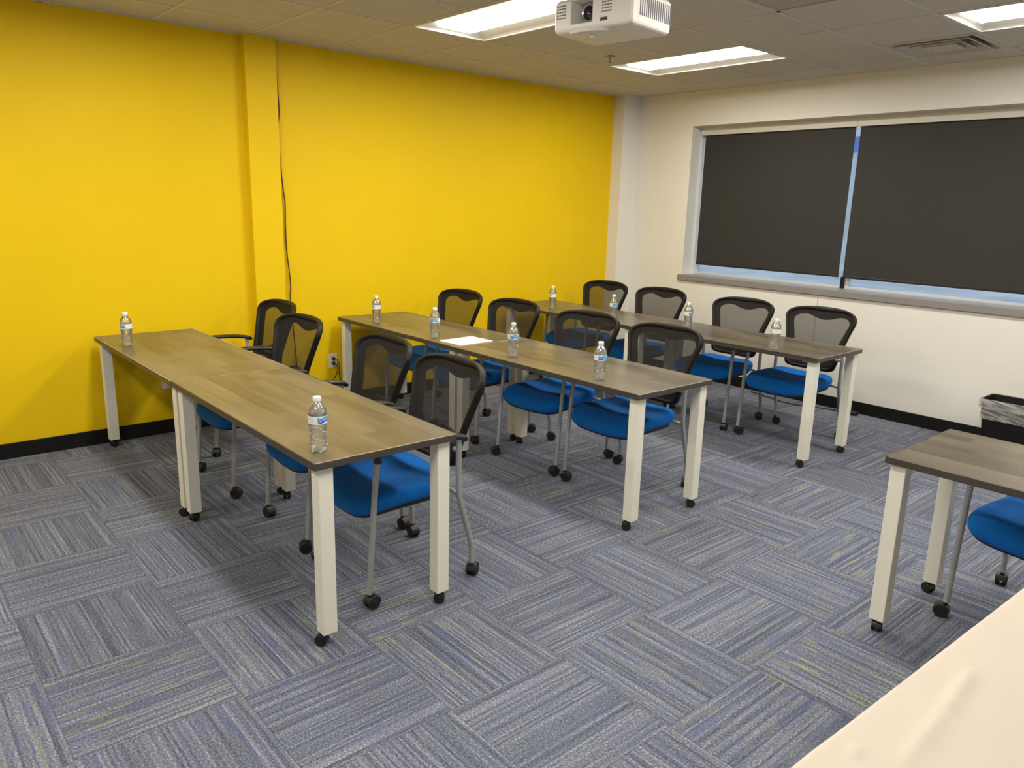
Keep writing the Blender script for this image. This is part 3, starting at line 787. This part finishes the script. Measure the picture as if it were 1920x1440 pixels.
MB().box((PW / 2 - .002, -PD / 2 + .04, .030), (PW / 2 + .0006, PD / 2 - .022, PH - .014)).build('grille_panel', M['white_plastic'], pj, bevel=.0005)
MB().box((.048, -PD / 2 - .0012, .026), (.085, -PD / 2 + .001, .040)).build('sensor_window', M['black_plastic'], pj, bevel=.0004)
# foot and moulded scoop on the underside
sc = MB(); rings = []
for s, z in ((1.0, .002), (.94, -.009), (.85, -.012)):
    rings.append([(-.05 + s * (.105 + .02 * math.cos(a)) * math.cos(a), -.115 + s * .062 * math.sin(a), z) for a in [2 * PI * q / 28 for q in range(28)]])
sc.loft(rings).build('underside_scoop', M['white_plastic'], pj, smooth=True)
MB().lathe([(0, -.022), (.012, -.022), (.014, -.018), (.010, -.008), (.010, .0), (0, 0)], 16, Matrix.Translation((-.02, -.115, -.005))).build('foot', M['white_plastic'], pj, smooth=True)
MB().lathe([(0, PH - .001), (.06, PH - .001), (.06, PH + .012), (.022, PH + .02), (.022, H - 2.375 - .012), (.07, H - 2.375 - .01), (.07, H - 2.375 + .001), (0, H - 2.375 + .001)], 24).build('mount_pole', M['white_plastic'], pj, smooth=True)

# ------------------------------------------------------------------ outlets and cords
def outlet(y, z, lab, sockets=True):
    r = empty('wall_outlet', (0, y, z), lab, 'outlet')
    MB().box((0, -.035, -.057), (.006, .035, .057)).build('cover_plate', M['plate'], r, bevel=.002)
    if sockets:
        for dz in (-.0195, .0195):
            s_ = MB().lathe([(0, 0), (.0165, 0), (.016, .0075), (0, .0078)], 20, Matrix.Translation((0, 0, dz)) @ Matrix.Rotation(PI / 2, 4, 'Y')).build('socket', M['white_plastic'], r, smooth=True)
            MB().box((.0077, -.008, dz + .001), (.0081, -.006, dz + .009)).box((.0077, .006, dz + .001), (.0081, .008, dz + .008)).build('slot', M['grille_dark'], s_)
    return r
outlet(-3.402, .372, 'white wall outlet with two black plugs on the yellow wall')
outlet(-3.273, .372, 'blank white wall plate beside the plugged outlet, half behind a table leg', False)
outlet(-4.672, .372, 'white wall outlet under the front table on the yellow wall')
def plug_cord(name, lab, z, path, mat):
    r = empty(name, (0, -3.402, z), lab, 'cord')
    MB().lathe([(0, .0085), (.013, .0085), (.0145, .014), (.012, .030), (.006, .036), (0, .036)], 14, Matrix.Rotation(PI / 2, 4, 'Y')).build('plug', M['black_plastic'], r, smooth=True)
    MB().tube(catmull([(x, y + 3.402, zz - z) for x, y, zz in path], 8), .0035, 8).build('cable', mat, r, smooth=True)
plug_cord('plug_in_cable', 'black cord dropping from the upper plug straight down the yellow wall', .3915,
          [(.034, -3.402, .3915), (.045, -3.390, .388), (.05, -3.372, .350), (.04, -3.366, .300), (.035, -3.362, .25), (.03, -3.350, .20), (.03, -3.33, .10), (.04, -3.31, .012), (.10, -3.22, .005), (.12, -3.0, .005)], M['cord'])
plug_cord('plug_in_cable', 'black cord curving left from the lower plug towards the pilaster', .3525,
          [(.034, -3.402, .3525), (.045, -3.392, .345), (.048, -3.384, .31), (.042, -3.392, .27), (.03, -3.415, .225), (.022, -3.455, .208), (.020, -3.52, .203), (.020, -3.60, .17), (.022, -3.65, .09), (.03, -3.665, .006)], M['cord'])
c = MB().tube(catmull([(.012, -3.783, 2.72), (.012, -3.783, 2.681), (.014, -3.783, 2.506), (.016, -3.774, 2.241), (.012, -3.786, 2.095), (.012, -3.779, 1.894), (.014, -3.768, 1.708), (.014, -3.756, 1.595), (.012, -3.759, 1.442), (.012, -3.757, 1.248), (.016, -3.740, 1.01), (.014, -3.744, .89), (.016, -3.735, .70), (.018, -3.720, .45), (.018, -3.712, .20), (.03, -3.705, .005)], 6), .0045, 8).build('hanging_cable', M['cord_brown'], None, True)
tag(c, 'thin dark cable hanging down the yellow wall beside the pilaster', 'cable')
c = MB().tube(catmull([(1.75, -.10, .007), (2.0, -.16, .007), (2.12, -.20, .007), (2.24, -.20, .007), (2.36, -.15, .007), (2.5, -.10, .007), (2.62, -.09, .007)], 8), .0045, 8).build('floor_cable', M['cord'], None, True)
tag(c, 'black cable lying on the carpet along the white wall under the back chairs', 'cable')
c = MB().box((-.055, -.03, 0), (.055, .03, .032)).build('power_adapter', M['black_plastic'], None, True, bevel=.008, bseg=3); c.location = (2.68, -.085, .001); c.rotation_euler = (0, 0, -.12)
tag(c, 'small black power adapter on the carpet by the white wall baseboard', 'power adapter')

# ------------------------------------------------------------------ waste bin
wb = empty('waste_bin', (3.865, -.165, 0), 'black waste bin with clear liner against the white wall, at right edge', 'bin')
def rrect(hx, hy, z, c=.03, n=5, jag=None):
    P = []
    for sx, sy, a0 in ((1, 1, 0), (-1, 1, 90), (-1, -1, 180), (1, -1, 270)):
        for k in range(n + 1):
            a = math.radians(a0 + 90 * k / n); P.append((sx * (hx - c) + c * math.cos(a), sy * (hy - c) + c * math.sin(a), z))
    return P
HB = .375
MB().loft([rrect(.15, .10, 0), rrect(.192, .135, HB), rrect(.196, .139, HB), rrect(.196, .139, HB - .012), rrect(.190, .133, HB - .014), rrect(.188, .131, HB - .002), rrect(.146, .096, .006)], True, True).build('bin_body', M['bin'], wb, smooth=True)
rj = random.Random(11); lin = MB(); rings = []
for hx, hy, z, amp in ((.182, .126, HB - .14, .004), (.187, .130, HB - .06, .004), (.190, .133, HB + .002, .002), (.197, .140, HB + .006, .002), (.201, .144, HB - .01, .003), (.200, .143, HB - .035, .004), (.199, .142, HB - .06, .005)):
    ring = []
    for k, p in enumerate(resample(rrect(hx, hy, z), 90)):
        d = Vector((p[0], p[1], 0)).normalized() * rj.uniform(-amp * .3, amp)
        ring.append((p[0] + d.x, p[1] + d.y, z + rj.uniform(-amp, amp) * (2.2 if z < HB - .05 and hx > .195 else .6)))
    rings.append(ring)
lin.loft(rings, False, False).build('liner_bag', M['liner'], wb, smooth=True)

# ------------------------------------------------------------------ cloth-covered table in the foreground
FX, FY = 5.349, -4.855; FA = math.radians(-2.1)
ft = empty('folding_table', (FX, FY, 0), 'folding table hidden under the white cloth at the lower right corner', 'table', rz=FA)
HXT, HYT = .372, .912
MB().box((-HXT, -HYT, .70), (HXT, HYT, .7345)).build('tabletop', M['white_plastic'], ft, bevel=.004)
for sy in (-1, 1):
    MB().tube([(-.28, sy * .62, .012), (-.28, sy * .62, .70)], .013, 10).tube([(.28, sy * .62, .012), (.28, sy * .62, .70)], .013, 10).tube([(-.30, sy * .62, .013), (.30, sy * .62, .013)], .013, 10).build('leg', M['silver'], ft, smooth=True)
def crease(x, y):
    """soft wrinkles in the cloth, table space"""
    z = 0.0
    A, B, C = Vector((-.265, -.17)), Vector((-.285, .055)), Vector((-.305, .20))
    p = Vector((x, y))
    for a, b_, h0, wd in ((A, B, .007, .020), (B, C, .008, .020), (Vector((-.325, -.23)), Vector((-.335, -.20)), .006, .014), (Vector((-.2, .3)), Vector((-.05, .5)), .003, .03), (Vector((.05, -.5)), Vector((.2, -.2)), .003, .03)):
        d = b_ - a; t = max(0, min(1, (p - a).dot(d) / d.length_squared)); q = p - (a + d * t)
        side = d.normalized().cross(q) if False else (d.x * q.y - d.y * q.x) / d.length
        e = q.length / wd
        z += h0 * math.exp(-e * e) * (.5 + .5 / (1 + math.exp(-side / .003))) * (.4 + .6 * math.sin(PI * min(1, max(0, t)) * .9 + .15))
    return z + .0012 * math.sin(x * 9 + 1.3 * math.sin(y * 7)) * math.sin(y * 6.3)
cl = MB(); NX, NY = 110, 220
hx, hy = HXT + .006, HYT + .006
for j in range(NY + 1):
    for i in range(NX + 1):
        x = -hx + 2 * hx * i / NX; y = -hy + 2 * hy * j / NY
        cl.v.append((x, y, .7385 + max(0, crease(x, y)) + .0005))
for j in range(NY):
    for i in range(NX):
        a = j * (NX + 1) + i; cl.face([a, a + 1, a + NX + 2, a + NX + 1])
loop = [i for i in range(NX + 1)] + [j * (NX + 1) + NX for j in range(1, NY + 1)] + [NY * (NX + 1) + i for i in range(NX - 1, -1, -1)] + [j * (NX + 1) for j in range(NY - 1, 0, -1)]
prev = loop
drops = [(.0025, .0045), (.0045, .011), (.0055, .03), (.007, .12), (.012, .25), (.020, .40), (.028, .55), (.034, .70), (.036, .733)]
for out_, dz in drops:
    cur = []
    for k, vi in enumerate(loop):
        x, y, z = cl.v[vi]
        ox = (1 if abs(x - hx) < 1e-6 else -1 if abs(x + hx) < 1e-6 else 0); oy = (1 if abs(y - hy) < 1e-6 else -1 if abs(y + hy) < 1e-6 else 0)
        wv = out_ + (dz * .028) * math.sin(k * .14 + 1.1 * math.sin(k * .035)) * (1 if dz > .05 else 0) + .0016 * math.sin(k * .17) * math.sin(k * .071 + 1)
        cl.v.append((x + ox * wv, y + oy * wv, .7385 - dz)); cur.append(len(cl.v) - 1)
    n = len(loop)
    for k in range(n): cl.face([prev[k], prev[(k + 1) % n], cur[(k + 1) % n], cur[k]])
    prev = cur
co_ = cl.build('tablecloth', M['cloth'], None, smooth=True, sharp=75)
co_.location = (FX, FY, 0); co_.rotation_euler = (0, 0, FA)
tag(co_, 'creased cream white cloth over a table in the lower right corner', 'tablecloth')

# ------------------------------------------------------------------ world, camera, view
wd = bpy.data.worlds.new('World'); S.world = wd; wd.use_nodes = True
bg = wd.node_tree.nodes['Background']; bg.inputs[0].default_value = (0.70, 0.84, 0.98, 1); bg.inputs[1].default_value = 1.25

yaw, pitch, roll, fpx = 0.8546, -0.2310, 0.0266, 1431.94
cy_, sy_, cp, sp = math.cos(yaw), math.sin(yaw), math.cos(pitch), math.sin(pitch)
fwd = Vector((-sy_ * cp, cy_ * cp, sp)); right = Vector((cy_, sy_, 0)); up = right.cross(fwd)
r2 = right * math.cos(roll) + up * math.sin(roll); u2 = up * math.cos(roll) - right * math.sin(roll)
cd = bpy.data.cameras.new('Camera'); cam = bpy.data.objects.new('Camera', cd); COL.objects.link(cam)
cd.sensor_fit = 'HORIZONTAL'; cd.sensor_width = 36.0; cd.lens = fpx / 1920 * 36.0; cd.clip_start = .02
mt = Matrix((r2, u2, -fwd)).transposed().to_4x4(); mt.translation = CAM; cam.matrix_world = mt
S.camera = cam
S.view_settings.view_transform = 'Standard'; S.view_settings.look = 'None'
S.view_settings.gamma = 1.0; S.view_settings.use_curve_mapping = False
S.view_settings.exposure = 0.0
